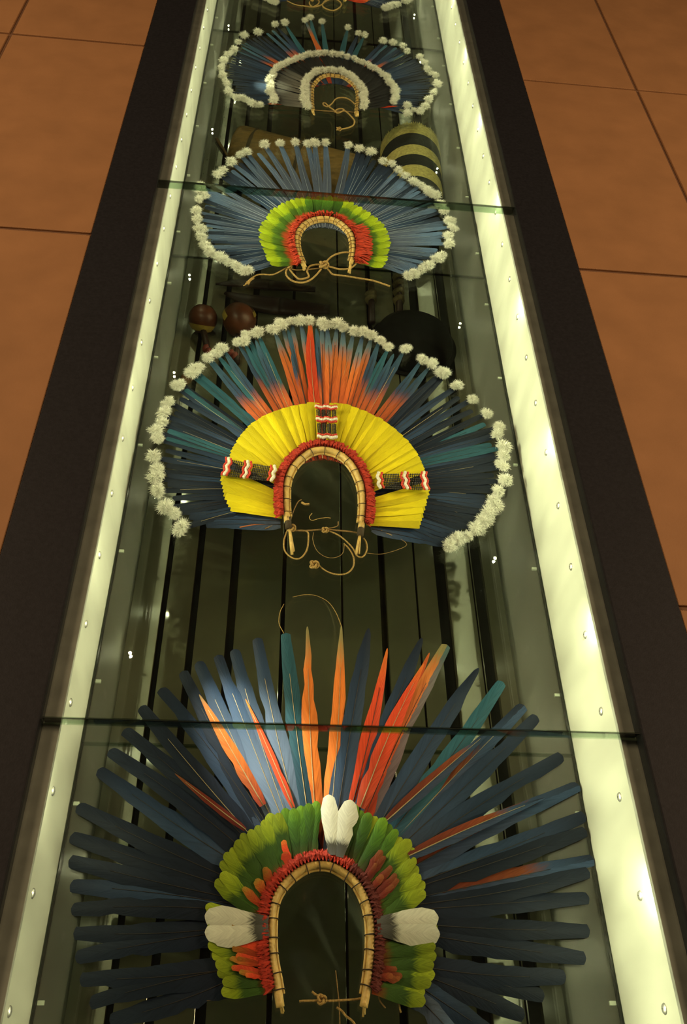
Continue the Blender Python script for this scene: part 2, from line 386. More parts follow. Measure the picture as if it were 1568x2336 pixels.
# lid glass and shelf glass, one thing per pane
PAN = 1.769
lid_labels = ['clear glass lid panel over the headdress with green ring and four white feather patches',
              'clear glass lid panel over the headdress with the broad yellow ring',
              'clear glass lid panel over the headdress with two white down rings',
              'clear glass lid panel beyond the one over the two white down rings',
              'clear glass lid panel at the far end of the case']
for i in range(5):
    a, b = Y0+i*PAN, Y0+(i+1)*PAN
    g = empty('cover_glass', (0, (a+b)/2, ZL), lid_labels[i], 'glass panel', 'glass lid panels over the case')
    c = (a+b)/2
    box('pane', -HALF+0.002, HALF-0.002, a+0.0020-c, b-0.0020-c, 0.0008, -ZL, G_LID, g)
    for e0, e1 in ((a-c+0.0005, a-c+0.0018), (b-c-0.0018, b-c-0.0005)):
        box('polished_edge', -HALF+0.002, HALF-0.002, e0, e1, 0.0008, -ZL-0.0005, M_EDGE, g)
for i in range(1, 5):   # silicone joint between the lids
    y = Y0+i*PAN
    o = tag(box('silicone_joint', -HALF+0.002, HALF-0.002, y-0.0004, y+0.0004, ZL+0.021, -0.0012, M_SEAL),
        ['thin dark silicone joint crossing the long feathers above the green ring with white patches',
         'thin dark silicone joint crossing the blue feathers above the small green ring',
         'thin dark silicone joint beyond the two white down rings', 'thin dark silicone joint before the far end of the case'][i-1], 'glass joint')
SHY = [-0.99, 0.775, 2.55, 4.32, 6.09]
sh_labels = ['clear glass shelf pane under the hoop of the headdress with white feather patches',
             'clear glass shelf pane under the headdress with the broad yellow ring',
             'clear glass shelf pane under the headdress with two white down rings',
             'clear glass shelf pane under the red feathered headdress with coiled cord']
for i in range(4):
    a, b = SHY[i]+0.001, SHY[i+1]-0.001
    g = empty('glass_shelf', (0, (a+b)/2, ZS-0.010), sh_labels[i], 'glass shelf', 'glass shelf panes inside the case'); c = (a+b)/2
    box('pane', -HALF+0.0085, HALF-0.0085, a-c+0.0018, b-c-0.0018, 0.0, 0.010, G_SHELF, g)
    for s in (-1, 1):
        x0, x1 = sorted((s*(HALF-0.0085), s*(HALF-0.0055)))
        box('polished_edge', x0, x1, a-c, b-c, 0.0, 0.010, M_EDGED, g)
    for e0, e1 in ((a-c, a-c+0.0018), (b-c-0.0018, b-c)):
        box('polished_edge', -HALF+0.0085, HALF-0.0085, e0, e1, 0.0, 0.0098, M_EDGE, g)
    k = a+0.15
    while k < b-0.05:
        for s in (-1, 1):
            box('shelf_pad', *sorted((s*(HALF-0.022), s*(HALF-0.009))), k-c, k-c+0.008, -0.006, 0.0, M_CLIP, g, 0.0008)
        k += 0.37

# ------------------------------------------------------------------ feathers
PROF = {
 'blunt': [(0, .55), (.08, .9), (.22, 1.0), (.45, .95), (.7, .76), (.9, .60), (.97, .56), (1.0, .46)],
 'tail':  [(0, .55), (.08, .9), (.25, 1.0), (.5, .92), (.75, .74), (.9, .55), (.97, .38), (1.0, .14)],
 'point': [(0, .50), (.10, .85), (.30, 1.0), (.55, .88), (.75, .60), (.9, .34), (.97, .20), (1.0, .08)],
 'round': [(0, .35), (.25, .60), (.5, .85), (.75, 1.0), (.88, .98), (.95, .80), (1.0, .40)],
 'trim':  [(0, .45), (.25, .62), (.5, .78), (.75, .92), (.92, 1.0), (.98, 1.0), (1.0, .96)],
}
def prof_at(P, v):
    for (a, x), (b, y) in zip(P, P[1:]):
        if v <= b: return x+(y-x)*(v-a)/(b-a)
    return P[-1][1]
def feather(root, base, tip, width, prof, material, name='tail_feather', zb=0.014, zt=0.004, rag=0.05, tilt=None, bend=None, shaft=False, rows=11, arch=0.0):
    """one feather as vane mesh (part) and, for long ones, a quill (sub-part). base/tip: world xy"""
    b = Vector((base[0], base[1], 0)); t = Vector((tip[0], tip[1], 0)); ax = t-b; L = ax.length; ax.normalize()
    sd = Vector((ax.y, -ax.x, 0))
    tilt = random.uniform(-0.22, 0.22) if tilt is None else tilt
    bend = random.uniform(-0.02, 0.02)*L if bend is None else bend
    P = PROF[prof]; U = (-1, -.5, 0, .5, 1); verts, uvs, faces = [], [], []
    vs = [i/(rows-1) for i in range(rows)]; vs[-2] = 1-0.25/(rows-1)
    off = root.location; mid = []
    for i, v in enumerate(vs):
        hw = width*prof_at(P, v)/2; c = b+ax*(L*v)+sd*(bend*math.sin(math.pi*v))
        z = ZS+zb+(zt-zb)*v+arch*math.sin(math.pi*v)
        nl, nr = 1+random.uniform(-rag, rag), 1+random.uniform(-rag, rag)
        if 0.15 < v < 0.95 and random.random() < rag*0.9: nl *= 0.72
        if 0.15 < v < 0.95 and random.random() < rag*0.9: nr *= 0.72
        for u in U:
            s = u*hw*(nl if u < 0 else nr)
            slant = abs(u)**1.5*width*(0.0 if prof == 'trim' else -0.08*v)
            p = c+sd*s+ax*slant; p.z = z-0.18*hw*abs(u)**1.6+tilt*u*hw*0.5
            verts.append(p-off); uvs.append(((u+1)/2, v))
        mid.append(Vector((c.x, c.y, z+0.0006))-off)
    for i in range(rows-1):
        for k in range(4):
            a = i*5+k; faces.append((a, a+1, a+6, a+5))
    zmin = min(v.z for v in verts)+off.z-(ZS+0.0006)
    if zmin < 0:
        for v in verts: v.z -= zmin
        for v in mid: v.z -= zmin
    o = from_data(name, verts, faces, material, root, True, uvs)
    if shaft:
        n = len(mid); k = int(n*0.86)
        v, f = tube_data(mid[:k], lambda t: 0.0013*(1-0.65*t), 4)
        from_data('quill', v, f, M_SHAFT if shaft is True else shaft, o, True)
    return o
def puff_mesh(seed):
    rnd = random.Random(seed); verts, faces = [], []
    bm = bmesh.new(); bmesh.ops.create_icosphere(bm, subdivisions=2, radius=0.36)
    for v in bm.verts: v.co *= 1+0.35*mnoise.noise(v.co*3+Vector((seed*7, 0, 0)))
    bm.verts.ensure_lookup_table()
    verts = [v.co.copy() for v in bm.verts]; faces = [tuple(v.index for v in f.verts) for f in bm.faces]; bm.free()
    for i in range(430):
        d = Vector((rnd.gauss(0, 1), rnd.gauss(0, 1), rnd.gauss(0, 1))).normalized(); ln = rnd.uniform(0.55, 1.12)
        s = d.cross(Vector((rnd.gauss(0, 1), rnd.gauss(0, 1), rnd.gauss(0, 1)))).normalized()*rnd.uniform(0.022, 0.050)
        k = d+Vector((rnd.gauss(0, .25), rnd.gauss(0, .25), rnd.gauss(0, .25))); b = len(verts)
        verts += [d*0.2-s, d*0.2+s, d*0.75*ln+s*0.7, d*0.75*ln-s*0.7, k.normalized()*ln]
        faces += [(b, b+1, b+2, b+3), (b+3, b+2, b+4)]
    me = bpy.data.meshes.new('down_tuft'); me.from_pydata([tuple(v) for v in verts], [], faces); me.update(); me.materials.append(M_DOWN)
    me.polygons.foreach_set('use_smooth', [True]*len(me.polygons)); return me
PUFFS = [puff_mesh(i+1) for i in range(4)]
def tuft(root, x, y, r, z=None, stretch=(1, 1)):
    o = bpy.data.objects.new('down_tuft', random.choice(PUFFS)); col.objects.link(o); o.parent = root
    o.location = Vector((x, y, ZS+(r*0.75 if z is None else z)))-root.location
    o.rotation_euler = (0, 0, random.uniform(0, 6.28)); o.scale = (r*random.uniform(.88, 1.12), r*random.uniform(.88, 1.12), r*0.66); return o
def W(pts, dz=0.0): return [px(x, y, ZS+dz) for x, y in pts]

def hoop(root, pts, r, nbind, r2=None, shift=None):
    path = catmull(pts, 90); off = root.location
    base = [Vector((p.x, p.y, ZS+0.0015+r+0.006)) for p in path]
    h = tube('hoop', base, lambda t: r*(0.9+0.1*math.sin(math.pi*t)), M_CANE, root, 10, 1.0, off)
    cx = sum(p.x for p in path)/len(path); cy = sum(p.y for p in path)/len(path)
    if r2:
        inn = []
        for i, p in enumerate(base):
            t = (base[min(i+1, 89)]-base[max(i-1, 0)]).normalized(); n = Vector((-t.y, t.x, 0))
            if (Vector((cx, cy, p.z))-p).dot(n) < 0: n = -n
            inn.append(p+n*(r+r2)*0.86-Vector((0, 0, r*0.55)))
        tube('inner_cane', inn[3:-3], r2, M_CANE, root, 8, 1.0, off)
    for k in range(nbind):
        i = int(2+(85)*(k+0.5)/nbind); p = base[i]; t = (base[i+1]-base[i-1]).normalized()
        s = t.cross(Vector((0, 0, 1))).normalized(); u = s.cross(t)
        n = Vector((-t.y, t.x, 0))
        if (Vector((cx, cy, p.z))-p).dot(n) < 0: n = -n
        ring = []
        ex = (r2*1.6 if r2 else 0)
        for q in range(13):
            a = 2*math.pi*q/12
            o_ = s*math.cos(a)*(r+0.0008)+u*math.sin(a)*(r+0.0008)
            if ex and o_.dot(n) > 0: o_ += n*(o_.dot(n)/r)*ex*0.9
            ring.append(p+o_+t*0.002*math.sin(k*3.1)*math.cos(a))
        tube('binding', ring, 0.0011, M_TWINE, root, 4, 1.0, off)
    return base
def fringe(root, path, inner, outer, n, material, name='red_fringe', zlo=0.006, zhi=0.022, i0=0.0, i1=1.0, wd=0.0035):
    """short downy barbs standing off the hoop, too fine to pick apart"""
    off = root.location; verts, faces = [], []; N = len(path)
    cx = sum(p.x for p in path)/N; cy = sum(p.y for p in path)/N
    for k in range(n):
        f = i0+(i1-i0)*random.random(); i = min(N-2, max(1, int(f*(N-1)))); p = path[i]
        t = (path[i+1]-path[i-1]).normalized(); o_ = Vector((t.y, -t.x, 0))
        if (p-Vector((cx, cy, p.z))).dot(o_) < 0: o_ = -o_
        d = (o_+t*random.uniform(-.5, .5)).normalized(); L = outer*random.uniform(0.65, 1.15)
        b0 = Vector((p.x, p.y, 0))+o_*inner; s = Vector((d.y, -d.x, 0))*wd*random.uniform(.5, 1.2)
        z0 = ZS+random.uniform(zlo, zhi); z1 = ZS+random.uniform(zlo*0.8, zhi*0.9); B = len(verts)
        for q, (fr, ww, z) in enumerate(((0, .5, z0), (.5, 1, (z0+z1)/2+0.003), (.85, .8, z1))):
            c = b0+d*L*fr; verts += [Vector((c.x-s.x*ww, c.y-s.y*ww, z))-off, Vector((c.x+s.x*ww, c.y+s.y*ww, z+random.uniform(-.002, .002)))-off]
        c = b0+d*L; verts.append(Vector((c.x, c.y, z1))-off)
        faces += [(B, B+1, B+3, B+2), (B+2, B+3, B+5, B+4), (B+4, B+5, B+6)]
    o = from_data(name, verts, faces, material, root); o['kind'] = 'stuff'; return o
def at(poly, t):
    f = t*(len(poly)-1); i = min(len(poly)-2, int(f)); return poly[i].lerp(poly[i+1], f-i)
def cord(root, pts, r, material=None, name='cord', z=0.004, wob=0.0):
    P = [px(x, y, ZS+z+(pz[0] if pz else 0)) for x, y, *pz in pts]
    path = catmull(P, max(12, len(pts)*7))
    if wob:
        for i, p in enumerate(path): p.x += wob*mnoise.noise(Vector((i*.7, 1, 0))); p.y += wob*mnoise.noise(Vector((i*.7, 5, 0)))
    return tube(name, path, r, material or M_CORD, root, 6, 1.0, root.location)
def knot(root, x, y, r, z=0.010, name='cord_knot'):
    c = px(x, y, ZS+z); path = []
    for i in range(40):
        a = i/39*2*math.pi*2; path.append(c+Vector((math.cos(a)*r*(1+.4*math.cos(1.5*a)), math.sin(a)*r*(1+.4*math.cos(1.5*a)), r*0.6*math.sin(1.5*a))))
    return tube(name, path, r*0.42, M_CORD, root, 6, 1.0, root.location)
def cane_end(root, x0, y0, x1, y1, n, spread, r=0.0022, z=0.012):
    a = px(x0, y0, ZS+z); b = px(x1, y1, ZS+z*0.6)
    for i in range(n):
        j = Vector((random.uniform(-1, 1)*spread, random.uniform(-1, 1)*spread*1.4, random.uniform(0, 1)*0.006))
        tube('cane_end', [a+j*0.3, a.lerp(b, .5)+j*0.7, b+j], r, M_CANE, root, 5, 1.0, root.location)

F = lambda k: MATS['f_'+k]

# ============================================================ headdress with green ring and white patches
C1 = px(735, 2095, ZS)
H1 = empty('feather_headdress', (C1.x, C1.y, ZS), 'feather headdress with long loose blue and orange feathers, green ring and four white feather patches', 'headdress', 'feather headdresses on the glass shelf')
hp1 = W([(640,2297),(631,2239),(621,2182),(619,2124),(623,2067),(639,2029),(667,1998),(706,1975),(748,1972),(782,1987),(813,2013),(836,2056),(847,2105),(848,2163),(843,2220),(836,2266),(830,2297)], 0.018)
long1 = [ # tip x, tip y, material, profile, width
 (250,2330,'dark_blue','blunt'),(205,2290,'dark_blue','blunt'),(182,2235,'dark_blue','blunt'),(172,2185,'dark_blue','blunt'),(168,2130,'dark_blue','blunt'),(163,2075,'dark_blue','blunt'),(160,2020,'blue','blunt'),(158,1965,'dark_blue','blunt'),(160,1910,'dark_blue','blunt'),(176,1842,'dark_blue','blunt'),
 (224,1757,'blue','blunt'),(250,1714,'dark_blue','blunt'),(283,1666,'dark_blue','blunt'),(322,1614,'dark_blue','blunt'),(367,1571,'blue','blunt'),(417,1534,'dark_blue','blunt'),
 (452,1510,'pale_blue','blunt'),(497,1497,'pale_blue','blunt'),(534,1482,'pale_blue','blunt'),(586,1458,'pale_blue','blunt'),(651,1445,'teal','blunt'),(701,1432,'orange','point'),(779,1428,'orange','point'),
 (841,1436,'blue','tail'),(884,1480,'red','point'),(962,1458,'blue','tail'),(980,1490,'red','point'),(1018,1473,'red_teal_web','blunt'),(1092,1525,'blue','tail'),(1146,1558,'teal','blunt'),(1196,1610,'blue_dull_red','blunt'),(1224,1636,'blue','blunt'),
 (1283,1725,'blue','blunt'),(1320,1794,'blue_dull_red','blunt'),(1335,1861,'blue','blunt'),(1337,1898,'dark_blue','blunt'),(1355,1962,'blue_dull_red','blunt'),(1344,1992,'dark_blue','blunt'),(1344,2049,'dark_blue','blunt'),(1344,2125,'dark_blue','blunt'),(1337,2187,'dark_blue','blunt'),(1290,2230,'dark_blue','blunt'),(1242,2273,'dark_blue','blunt'),(1196,2319,'dark_blue','blunt'),(1130,2365,'blue','blunt'),(1060,2390,'grey_blue','blunt')]
for i, (x, y, m, pr) in enumerate(long1):
    t = px(x, y, ZS); d = (t-C1); d.z = 0; L = d.length; d.normalize()
    b = C1+d*0.088; off = Vector((d.y, -d.x, 0))*0.0
    if i > 40: b = px(870, 2190, ZS)
    if i < 3: b = px(600, 2200, ZS)
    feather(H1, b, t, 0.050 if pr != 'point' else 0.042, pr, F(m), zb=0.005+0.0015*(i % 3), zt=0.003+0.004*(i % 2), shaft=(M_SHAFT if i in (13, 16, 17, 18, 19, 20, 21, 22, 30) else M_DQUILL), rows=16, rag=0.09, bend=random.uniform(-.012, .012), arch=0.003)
# bright orange feather lying on the blue ones
for (x, y, bx, by, m, w_) in [(455,1590,600,1845,'orange',0.030),(560,1600,668,1850,'red',0.018),(965,1520,820,1850,'red',0.040),(1130,1660,880,1880,'blue_dull_red',0.030),(1240,1825,930,1960,'blue_dull_red',0.030),(400,1770,560,1900,'dull_red',0.016)]:
    feather(H1, px(bx, by, ZS), px(x, y, ZS), w_, 'point', F(m), zb=0.022, zt=0.014, shaft=True, rows=14)
op1 = W([(510,2277),(499,2239),(480,2182),(470,2140),(466,2109),(476,2055),(491,2002),(522,1941),(545,1914),(583,1887),(617,1860),(656,1849),(705,1837),(751,1826),(793,1833),(836,1851),(874,1868),(908,1895),(939,1933),(956,1971),(966,2010),(975,2055),(996,2105),(998,2163),(992,2220),(977,2262),(962,2300)])
hr = resample([p for p in hp1], 200); orr = resample(op1, 200)
n = 60
for i in range(n):
    t = (i+0.5)/n; b = at(hr, 0.04+0.92*t); e = at(orr, t).copy(); b = b+(e-b).normalized()*0.010
    if 0.485 < t < 0.555 or 0.168 < t < 0.202 or 0.805 < t < 0.84: continue
    e = b.lerp(e, random.uniform(0.93, 1.02))
    dk = 0.40 < t < 0.60 or (0.62 < t < 0.66)
    feather(H1, b, e, 0.030*random.uniform(.85, 1.1), 'round', F('dark_green' if dk else 'green'), 'ring_feather', zb=0.016+0.002*(i % 3), zt=0.020+0.003*(i % 2), rag=0.04, rows=9)
for (bx, by, tx, ty, w_) in [(756,1960,748,1822,0.038),(772,1965,798,1834,0.044),(612,2108,468,2096,0.046),(612,2124,468,2134,0.050),(614,2138,490,2152,0.032),(856,2110,996,2100,0.046),(858,2130,999,2138,0.050)]:
    feather(H1, px(bx, by, ZS), px(tx, ty, ZS), w_, 'round', F('white'), 'white_feather', zb=0.030, zt=0.026, rag=0.05, rows=10)
for i in range(30):   # short orange and red feathers lying over the green
    t = random.choice([random.uniform(.04, .15), random.uniform(.22, .44), random.uniform(.22, .44), random.uniform(.60, .74), random.uniform(.90, .97)])
    b = at(hr, 0.04+0.92*t); e = b.lerp(at(orr, t), random.uniform(.34, .58)+(0.16 if t < .16 else 0))
    b = b+(e-b).normalized()*0.010
    feather(H1, b, e, random.uniform(.012, .02), 'round', F('dull_red' if t > .55 and random.random() < .8 else random.choice(['ember', 'ember', 'red'])), 'short_feather', zb=0.022, zt=0.026, rag=0.22, rows=9)
hb1 = hoop(H1, hp1, 0.0088, 19, 0.0030)
fringe(H1, hb1, 0.005, 0.023, 1100, M_REDDOWN, zlo=0.019, zhi=0.030, i0=0.06, i1=0.60, wd=0.0022)
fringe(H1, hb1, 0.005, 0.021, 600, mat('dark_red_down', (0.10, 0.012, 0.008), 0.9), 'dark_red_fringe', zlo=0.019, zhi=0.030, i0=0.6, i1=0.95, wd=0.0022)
cane_end(H1, 636, 2270, 642, 2305, 4, 0.005); cane_end(H1, 833, 2270, 829, 2312, 4, 0.005)
cord(H1, [(683,2284),(706,2283),(730,2283),(760,2283),(808,2280),(826,2277)], 0.0021, M_CORD, z=0.008)
cord(H1, [(712,2262),(722,2270),(733,2274),(738,2283)], 0.0022); knot(H1, 734, 2280, 0.006)
cord(H1, [(768,2298),(780,2306),(790,2318),(803,2328),(812,2340)], 0.0021)
cord(H1, [(766,2214),(770,2250),(774,2290),(776,2340)], 0.0010, M_CORD2)
cord(H1, [(500,2278),(470,2283),(430,2290)], 0.0012, M_CORD2); cord(H1, [(862,2250),(866,2280),(880,2300)], 0.0015, M_CORD2)
cord(H1, [(880,2255),(905,2275),(915,2310)], 0.0018, M_CORD)

cord(H1, [(779,1428),(768,1400),(750,1374),(722,1359),(695,1357),(668,1362)], 0.0009, M_CORD, 'stray_thread')
cord(H1, [(648,1445),(637,1422),(639,1397),(648,1378)], 0.0008, M_CORD, 'stray_thread')
# ============================================================ headdress with broad yellow ring
C2 = px(742, 1120, ZS)
H2 = empty('feather_headdress', (C2.x, C2.y, ZS), 'feather headdress with broad yellow ring, three beaded bands and white down edging', 'headdress', 'feather headdresses on the glass shelf')
hp2 = W([(656,1190),(653,1165),(652,1139),(654,1099),(666,1069),(686,1046),(712,1029),(742,1026),(775,1036),(802,1059),(820,1092),(828,1125),(829,1162),(826,1192),(824,1205)], 0.018)
tips2 = [(415,1205),(396,1174),(376,1160),(359,1121),(354,1093),(359,1076),(351,1045),(359,1003),(356,986),(368,967),(373,947),(387,919),(401,882),(413,877),(438,857),(446,849),(477,821),(494,809),(508,798),(542,784),(556,783),(564,767),(589,763),(626,756),(643,746),(665,736),(685,736),(707,735),(735,741),
 (746,744),(769,743),(784,748),(807,760),(828,763),(849,767),(866,779),(887,794),(922,801),(963,823),(983,835),(1004,855),(1016,854),(1045,882),(1077,913),(1110,945),(1139,977),(1133,996),(1148,1023),(1148,1043),(1148,1067),(1151,1099),(1136,1122),(1127,1146),(1133,1160),(1115,1175),(1104,1193),(1086,1210),(1068,1225),(1045,1234),(1027,1248)]
pal2 = {}
def mat2(x, y):
    if y > 1060: return random.choice(['dark_blue', 'dark_blue', 'blue'])
    if x < 470: return random.choice(['blue', 'blue', 'dark_blue', 'teal'])
    if x < 615: return random.choice(['blue_orange', 'blue_orange', 'blue_orange', 'teal_orange'])
    if x < 850: return random.choice(['orange_blue', 'orange_blue', 'orange_blue', 'blue_orange'])
    if x < 985: return random.choice(['blue_orange', 'blue_orange', 'blue_orange', 'teal_orange'])
    return random.choice(['blue', 'dark_blue', 'dark_blue', 'teal'])
allt = []
for i, (x, y) in enumerate(tips2):
    allt.append((x, y, True))
    if i+1 < len(tips2):
        x2, y2 = tips2[i+1]
        if y > 900 or y2 > 900 or random.random() < .35: allt.append(((x+x2)/2, (y+y2)/2, False))
for i, (x, y, p_) in enumerate(allt):
    t = px(x, y, ZS); d = t-C2; d.z = 0; L = d.length; d.normalize(); b = C2+d*0.11
    e = t-d*(0.004 if p_ else 0.03)
    if abs(x-707) < 2: m = 'red'
    else: m = mat2(x, y)
    if m == 'red' and abs(x-707) > 2: m = 'orange_blue'
    feather(H2, b, e, 0.034 if m != 'red' else 0.038, 'tail' if 480 < x < 1000 else 'blunt', F(m), zb=0.005+0.0015*(i % 3)+(0.007 if m == 'red' else 0), zt=(0.012 if m == 'red' else 0.004)+0.002*(i % 2), shaft=(M_SHAFT if m == 'red' or i % 6 == 0 else M_DQUILL), rows=13, arch=0.003)
for (x, y) in tips2:
    r = random.uniform(0.021, 0.029); q = px(x, y, ZS+0.01); tuft(H2, q.x, q.y, r)
    if True:
        tuft(H2, q.x+random.uniform(-.012, .012), q.y+random.uniform(-.014, .014), r*0.85)
op2 = W([(530,1173),(517,1150),(510,1125),(506,1095),(515,1079),(530,1039),(546,1009),(573,979),(606,958),(656,940),(709,930),(742,929),(785,933),(828,948),(871,969),(914,1003),(944,1036),(961,1072),(976,1105),(974,1135),(964,1172),(954,1213)])
hr2 = resample(hp2, 200); or2 = resample(op2, 200); n = 88
BANDS = [(628,1083,513,1066), (747,1002,744,928), (860,1098,974,1099)]
def near_band(e):
    for k, (ax_, ay_, bx, by) in enumerate(BANDS):
        q = px(bx, by, ZS)
        if (Vector((q.x, q.y))-Vector((e.x, e.y))).length < 0.021: return True
    return False
for i in range(n):
    t = (i+0.5)/n; b = at(hr2, 0.02+0.96*t); e = at(or2, t); b = b+(e-b).normalized()*0.012
    if near_band(e): continue
    e = b.lerp(e, random.uniform(.99, 1.005))
    feather(H2, b, e, 0.025, 'trim', F('yellow'), 'ring_feather', zb=0.014+0.0015*(i % 4), zt=0.022+0.002*(i % 2), rag=0.06, rows=9)
def bead(bmv, bmf, c, r, seg=6):
    b = len(bmv)
    bmv.append(c+Vector((0, 0, r)))
    for h, rr in ((.5, .87), (-.5, .87)):
        for k in range(seg):
            a = 2*math.pi*k/seg; bmv.append(c+Vector((math.cos(a)*r*rr, math.sin(a)*r*rr, r*h)))
    bmv.append(c-Vector((0, 0, r)))
    for k in range(seg):
        k2 = (k+1) % seg
        bmf.append((b, b+1+k, b+1+k2)); bmf.append((b+1+k, b+1+seg+k, b+1+seg+k2, b+1+k2)); bmf.append((b+1+seg+k, b+1+2*seg, b+1+seg+k2))
for (ax_, ay_, bx, by) in BANDS:
    a = px(ax_, ay_, ZS+0.034); b = px(bx, by, ZS+0.034); d = b-a; L = d.length; d.normalize(); s = Vector((d.y, -d.x, 0)); off = H2.location
    wa, wb, ns = 0.0255, 0.0300, 4
    for k in range(ns):
        u = (k-(ns-1)/2)/(ns-1)*2
        for (f0, f1) in ((.15, .45), (.66, .88)):
            v_, f_ = [], []; nb = int((f1-f0)*L/0.0042)
            for q in range(nb):
                fr = f0+(f1-f0)*q/max(1, nb-1); hw = (wa+(wb-wa)*fr)*0.80
                for e_ in (-1, 0, 1):
                    bead(v_, f_, a+d*(L*fr)+s*(u*hw+e_*0.0042)+Vector((0, 0, 0.002 if e_ == 0 else 0))-off, 0.0024)
            from_data('bead_strand', v_, f_, M_BLACKB, H2, True)
    for fr, mm in ((.03, M_WHITEB), (.10, M_REDB), (.50, M_REDB), (.565, M_WHITEB), (.625, M_REDB), (.905, M_REDB), (.95, M_WHITEB), (1.0, M_REDB)):
        v_, f_ = [], []; hw = wa+(wb-wa)*fr; nb = 13
        for q in range(nb):
            uu = (q/(nb-1)*2-1)*hw; rr = 0.0052 if mm is M_WHITEB else 0.0038
            wv = 0.0022*math.cos(math.pi*2*q/(nb-1)*2)
            bead(v_, f_, a+d*(L*fr+wv)+s*uu+Vector((0, 0, 0.004+random.uniform(0, .002)))-off, rr)
        from_data('bead_row', v_, f_, mm, H2, True)
for (bx, by, tx, ty) in [(640,1192,440,1186),(640,1200,470,1200),(640,1186,420,1170),(848,1210,1015,1246),(846,1204,1035,1236)]:
    feather(H2, px(bx, by, ZS), px(tx, ty, ZS), 0.034, 'blunt', F('blue'), zb=0.006, zt=0.005, shaft=M_DQUILL, rows=13)
hb2 = hoop(H2, hp2, 0.0098, 15, 0.0036)
fringe(H2, hb2, 0.008, 0.025, 1300, M_REDDOWN, zhi=0.034, zlo=0.018, i0=0.04, i1=0.97, wd=0.004)
M_WRAP = mat('dark_wrapping', (0.07, 0.045, 0.02), 0.8, noise=(200, 0.5))
for (p0, p1) in (((656,1182),(659,1206)), ((826,1192),(822,1222))):
    tube('wrapped_end', [px(*p0, ZS+0.017), px((p0[0]+p1[0])/2, (p0[1]+p1[1])/2, ZS+0.016), px(*p1, ZS+0.014)], 0.0092, M_WRAP, H2, 8, 1.0, H2.location)
cane_end(H2, 661, 1206, 669, 1262, 6, 0.006, 0.0026); cane_end(H2, 821, 1222, 816, 1262, 6, 0.006, 0.0026)
cord(H2, [(655,1212),(648,1235),(651,1258),(668,1273),(686,1273),(700,1255),(704,1228),(700,1212),(672,1210)], 0.0022)
cord(H2, [(672,1210),(690,1211),(706,1210),(740,1208),(770,1210),(800,1213),(820,1216)], 0.0024, M_CORD2)
knot(H2, 664, 1204, 0.008); knot(H2, 742, 1209, 0.006)
cord(H2, [(742,1209),(765,1217),(785,1230),(805,1250),(815,1268),(828,1270),(837,1255),(836,1238),(830,1228)], 0.0022)
cord(H2, [(722,1283),(735,1296),(752,1306),(775,1311),(795,1306),(807,1290),(806,1268),(795,1250),(785,1240)], 0.0021); knot(H2, 717, 1288, 0.008)
cord(H2, [(716,1215),(714,1230),(722,1254),(742,1270),(765,1272),(782,1262),(786,1243)], 0.0009, M_CORD2)
cord(H2, [(662,1190),(670,1165),(680,1145),(688,1140)], 0.0016, M_CORD2); cord(H2, [(688,1146),(696,1150),(706,1150)], 0.0034, M_CORD)
cord(H2, [(712,1171),(706,1180),(712,1187),(728,1183),(745,1181),(755,1182)], 0.0011)
cord(H2, [(772,1190),(770,1200),(752,1205),(735,1206)], 0.0015, M_CORD2); cord(H2, [(862,1200),(872,1212),(895,1222)], 0.0020)
cord(H2, [(838,1262),(870,1264),(905,1255),(928,1243),(915,1230),(895,1222)], 0.0009, M_CORD2)
cord(H2, [(547,1203),(575,1198),(600,1197),(640,1198)], 0.0018, mat('rust_cord', (0.42, 0.12, 0.03), 0.8)); cord(H2, [(605,1206),(625,1198),(640,1196)], 0.0014, M_CORD2)

# ============================================================ headdress with small green ring and knotted cord
tips3 = [(567,620),(555,621),(539,610),(519,601),(505,592),(477,575),(470,564),(459,543),(454,525),(450,502),(448,484),(454,456),(459,442),(457,428),(498,401),(510,390),(528,373),(549,356),(563,350),(604,334),(639,330),(674,328),(702,331),(718,330),(743,329),
 (795,334),(820,342),(846,350),(874,371),(894,376),(909,390),(925,403),(943,417),(960,425),(977,440),(995,449),(1006,470),(1012,484),(1023,507),(1030,520),(1023,541),(1025,559),(1009,585),(1002,594),(975,610),(963,617),(945,626),(931,630)]
hpx3 = [(694,606),(687,593),(679,572),(676,552),(677,537),(684,521),(698,507),(718,499),(739,497),(758,499),(775,506),(790,518),(802,532),(807,549),(808,567),(806,585),(801,600)]
opx3 = [(615,617),(601,589),(591,564),(591,539),(601,513),(615,493),(640,477),(672,464),(707,461),(732,458),(761,461),(789,469),(819,481),(846,497),(860,509),(878,525),(889,553),(889,580),(885,605),(869,624)]
